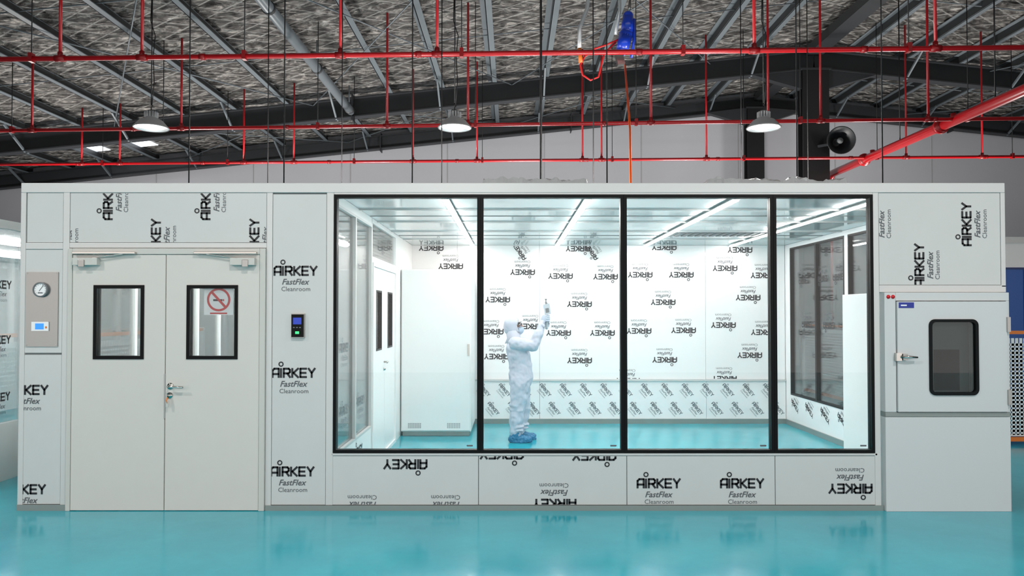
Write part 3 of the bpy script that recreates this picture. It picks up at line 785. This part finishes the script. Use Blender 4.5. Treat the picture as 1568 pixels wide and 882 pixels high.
# ------------------------------------------------------------ high-bay lamps
def lamp(X,Y,Z):
    e=empty('high_bay_lamp',(X,Y,Z))
    b=B()
    b.lathe((X,Y,Z),(0,0,1),[(.25,0),(.255,.012),(.25,.016),(.16,.12),(.085,.155),(.075,.17)],'shade',36)
    b.lathe((X,Y,Z),(0,0,1),[(.24,.006),(.15,.115),(.07,.15)],'shade',36)
    b.lathe((X,Y,Z),(0,0,1),[(.07,.17),(.07,.25),(.05,.27),(0,.27)],'grey',24)
    for j in range(14):
        a=2*math.pi*j/14; c,s_=math.cos(a),math.sin(a); b.obox((X+c*.08,Y+s_*.08,Z+.205),(c*.018,s_*.018,0),(-s_*.003,c*.003,0),(0,0,.04),'shade')
    b.lathe((X,Y,Z),(0,0,1),[(0,.03),(.19,.034),(.215,.03)],'lens',36)
    b.tube([(X,Y,Z+.26),(X,Y,Z+.32),(X+.02,Y,Z+.34),(X,Y,Z+.36),(X,Y,Z+.38)],.01,'blk',8)
    b.build('reflector',e)
    b=B(); zt=roofz(X)-.05
    b.cyl((X,Y,Z+.36),(X,Y,zt),.009,'blk',8)
    b.tube([(X+.01,Y,Z+.36),(X+.04,Y,Z+.7),(X+.02,Y,Z+1.1),(X+.05,Y,Z+1.4),(X-.02,Y,Z+1.62),(X+.01,Y,zt)],.007,'blk',8)
    b.build('suspension_cable',e)
    l=bpy.data.lights.new('lamp_light','AREA'); l.shape='DISK'; l.size=.38; l.energy=110; l.color=(1,.975,.95)
    o=bpy.data.objects.new('lamp_light',l); COL.objects.link(o); o.location=(X,Y,Z-.01); o.parent=e; o.matrix_parent_inverse=Matrix.Translation((-X,-Y,-Z))
for X,Y in ((-5.42,5.0),(-.86,5.0),(3.78,5.0),(-5.42,-3.2),(-.86,-3.2),(3.78,-3.2),(-5.42,-9),(-.86,-9),(3.78,-9)): lamp(X,Y,4.38 if Y>0 else 4.6)

# unseen uplights added to brighten roof and gable, hidden behind and on the booth
def added_uplight(X,Y,Z,E,sx=1.2):
    e=empty('added_roof_uplight',(X,Y,Z))
    b=B(); b.box(X-sx/2,X+sx/2,Y-.2,Y+.2,Z-.08,Z,'grey'); b.box(X-sx/2+.03,X+sx/2-.03,Y-.17,Y+.17,Z+.0005,Z+.006,'upl')
    if Z>1 and Y>5:
        b.box(X-.03,X+.03,Y-.03,Y+.03,.03,Z-.081,'grey'); b.box(X-.35,X+.35,Y-.25,Y+.25,0,.03,'grey')
    b.build('added_uplight_housing',e)
    l=bpy.data.lights.new('added_roof_fill','AREA'); l.shape='RECTANGLE'; l.size=sx; l.size_y=.35; l.energy=E; l.color=(1,.955,.91)
    o=bpy.data.objects.new('added_roof_fill',l); COL.objects.link(o); o.location=(X,Y,Z+.02); o.rotation_euler=(math.pi,0,0); o.parent=e; o.matrix_parent_inverse=Matrix.Translation((-X,-Y,-Z))
for X in (-11,-5.5,0,5.5,11): added_uplight(X,11.0,1.9,360)
for X in (-2.2,1.25,3.5): added_uplight(X,3.3,ZT+.082,75)

# ------------------------------------------------------------ horn speaker
b=B(); c=Vector((7.62+.28,YN-.75,1.604+265/F*(CD+YN-.75)))
b.lathe(c,(-.12,-1,-.08),[(.33,.12),(.335,.135),(.315,.13),(.2,-.02),(.12,-.16),(.09,-.24)],'frame',32)
b.lathe(c,(-.12,-1,-.08),[(0,.07),(.07,.06),(.075,.02),(.06,-.1)],'grey',24)
b.lathe(c,(-.12,-1,-.08),[(.1,-.22),(.12,-.24),(.12,-.36),(0,-.37)],'frame',24)
b.beam(c+Vector((.0,.3,0)),(7.62,YN-.175,c.z+.0),.06,.05,'frame'); b.beam(c+Vector((-.0,.25,-.12)),c+Vector((0,.25,.12)),.2,.03,'frame')
b.build('horn_loudspeaker')

# ------------------------------------------------------------ tool balancer hoist with air hose
HE=empty('spring_balancer_hoist',(1.57,4.3,5.4)); HY=4.3; hd=CD+HY
def hq(x,y): return ((x-784)*hd/F,HY,1.604+(480-y)*hd/F)
b=B()
b.capsule([hq(963,22),hq(961,44)],[.075,.085],'blue',20); b.capsule([hq(959,52),hq(954,74)],[.10,.085],'blue',20)
b.obox(hq(950,88),(.05,0,.01),(0,.05,0),(-.02,0,.09),'steel'); b.tube([hq(966,0),hq(964,16)],.02,'steel',10)
b.cyl(hq(966,1),(hq(966,0)[0],HY,roofz(1.7)-.02),.012,'blk',8)
b.tube([hq(972,26),hq(972,60),hq(968,86)],.022,'blue',10)
b.build('balancer_body',HE)
b=B(); pt=[(948,58),(930,66),(912,72),(896,84),(889,98),(893,113),(905,121),(917,116),(922,96),(926,80),(944,62)]
b.tube([hq(*p) for p in pt],.014,'redcable',10)
b.build('coiled_hose',HE)
b=B()
p0=hq(958,98); b.tube([p0,(p0[0]-.06,HY-.8,4.0),(p0[0]-.16,2.8,ZT+.012)],.014,'orcable',10); b.build('orange_hose',HE)
b=B(); 
b.tube([hq(906,-60),hq(900,10),hq(888,40),hq(888,72)],.028,'shade',12); b.tube([hq(950,-60),hq(950,10),hq(944,50)],.024,'shade',10); b.tube([hq(888,72),hq(890,94)],.03,'orange',10)
b.build('air_supply_drop',HE)

# ------------------------------------------------------------ surroundings seen beside the booth
NB=empty('neighbouring_glass_booth',(-4.9,3,0))
b=B(); X1=-4.87; X0=-4.93
b.box(X0,X1,-.4,8,0,.55,'film'); b.box(X0,X1,-.4,8,2.42,2.5,'alu'); b.box(X0-3.5,X0,-.4,8,2.44,2.5,'ceil')
for y in (-.4,1.35,3.1,4.85,6.6): b.box(X0,X1,y,y+.07,.55,2.42,'alu')
b.box(X0+.02,X0+.03,-.33,8,.55,2.42,'glass'); b.box(X0-3.5,X1,8.001,8.05,0,2.5,'film_in'); b.box(X0-3.5,X0-3.45,-.4,8,0,2.44,'film_in')
for q in (.9,2.2): b.box(X0-q-.05,X0-q,0.3,7.5,2.40,2.43,'led')
b.build('partition',NB)
b=B(); mpn=lambda u,v:(X1-.028,u,v)
for y in (1.0,2.0,3.2,4.2):
    for z in (.8,1.35,1.88): logo(b,mpn,y,z,0,(-.3,7.9,.56,2.4))
b.build('printed_film_marks',NB)

def mesh_panel(p0,p1,z0,z1):
    p0=Vector(p0);p1=Vector(p1); L=(p1-p0).length; d=(p1-p0)/L; n=int(L/.05)
    for i in range(n):
        q=p0+d*(i*.05+.025)
        if abs(d.y)>.5: b.box(q.x-.003,q.x+.003,q.y-.016,q.y+.016,z0,z1,'perf')
        else: b.box(q.x-.016,q.x+.016,q.y-.003,q.y+.003,z0,z1,'perf')
    m=int((z1-z0)/.05)
    for j in range(m): b.beam((p0.x,p0.y,z0+j*.05),(p1.x,p1.y,z0+j*.05),.006,.03,'perf')
def fence(segs,loc):
    global b
    FN=empty('perforated_safety_fence',loc); b=B()
    for (p0,p1) in segs:
        mesh_panel(p0,p1,.12,1.30)
        for q in (p0,p1): b.box(q[0]-.03,q[0]+.03,q[1]-.03,q[1]+.03,0,1.4,'perf')
        b.beam((p0[0],p0[1],1.37),(p1[0],p1[1],1.37),.05,.04,'orange'); b.beam((p0[0],p0[1],.07),(p1[0],p1[1],.07),.05,.05,'orange')
    b.build('fence_panels',FN)
fence([((5.9,3,0),(7.4,3,0)),((7.4,3,0),(8.9,3,0)),((5.9,3,0),(5.9,4.9,0)),((5.9,4.9,0),(5.9,6.9,0)),((5.9,6.9,0),(5.9,8.9,0))],(6,5,0))
fence([((-4.5,1.5,0),(-4.5,3.1,0)),((-4.5,3.1,0),(-4.5,4.7,0))],(-4.5,3,0))
b=B(); b.box(7.0,12,6.0,6.1,0,2.85,'white'); b.box(7.0,12,5.98,5.9999,2.75,2.85,'alu')
for X in (7.4,8.4,9.4):
    b.box(X,X+.95,5.97,5.9995,0,2.35,'dblue'); b.frame(X,X+.95,0,2.35,.03,5.96,5.9695,'dblue2')
    b.box(X+.44,X+.47,5.955,5.9695,0.03,2.32,'dblue2')
b.build('blue_door_partition')

# ------------------------------------------------------------ camera, world
cam=bpy.data.cameras.new('camera'); co=bpy.data.objects.new('camera',cam); COL.objects.link(co)
cam.sensor_width=36; cam.lens=F/1568*36; cam.shift_y=17/1568
co.location=(0,-CD,1.604); co.rotation_euler=(math.radians(90+1.1),0,0); cam.clip_end=200
S.camera=co
w=bpy.data.worlds.new('hall_daylight'); S.world=w; w.use_nodes=True
w.node_tree.nodes['Background'].inputs[0].default_value=(1,.955,.93,1); w.node_tree.nodes['Background'].inputs[1].default_value=1.4
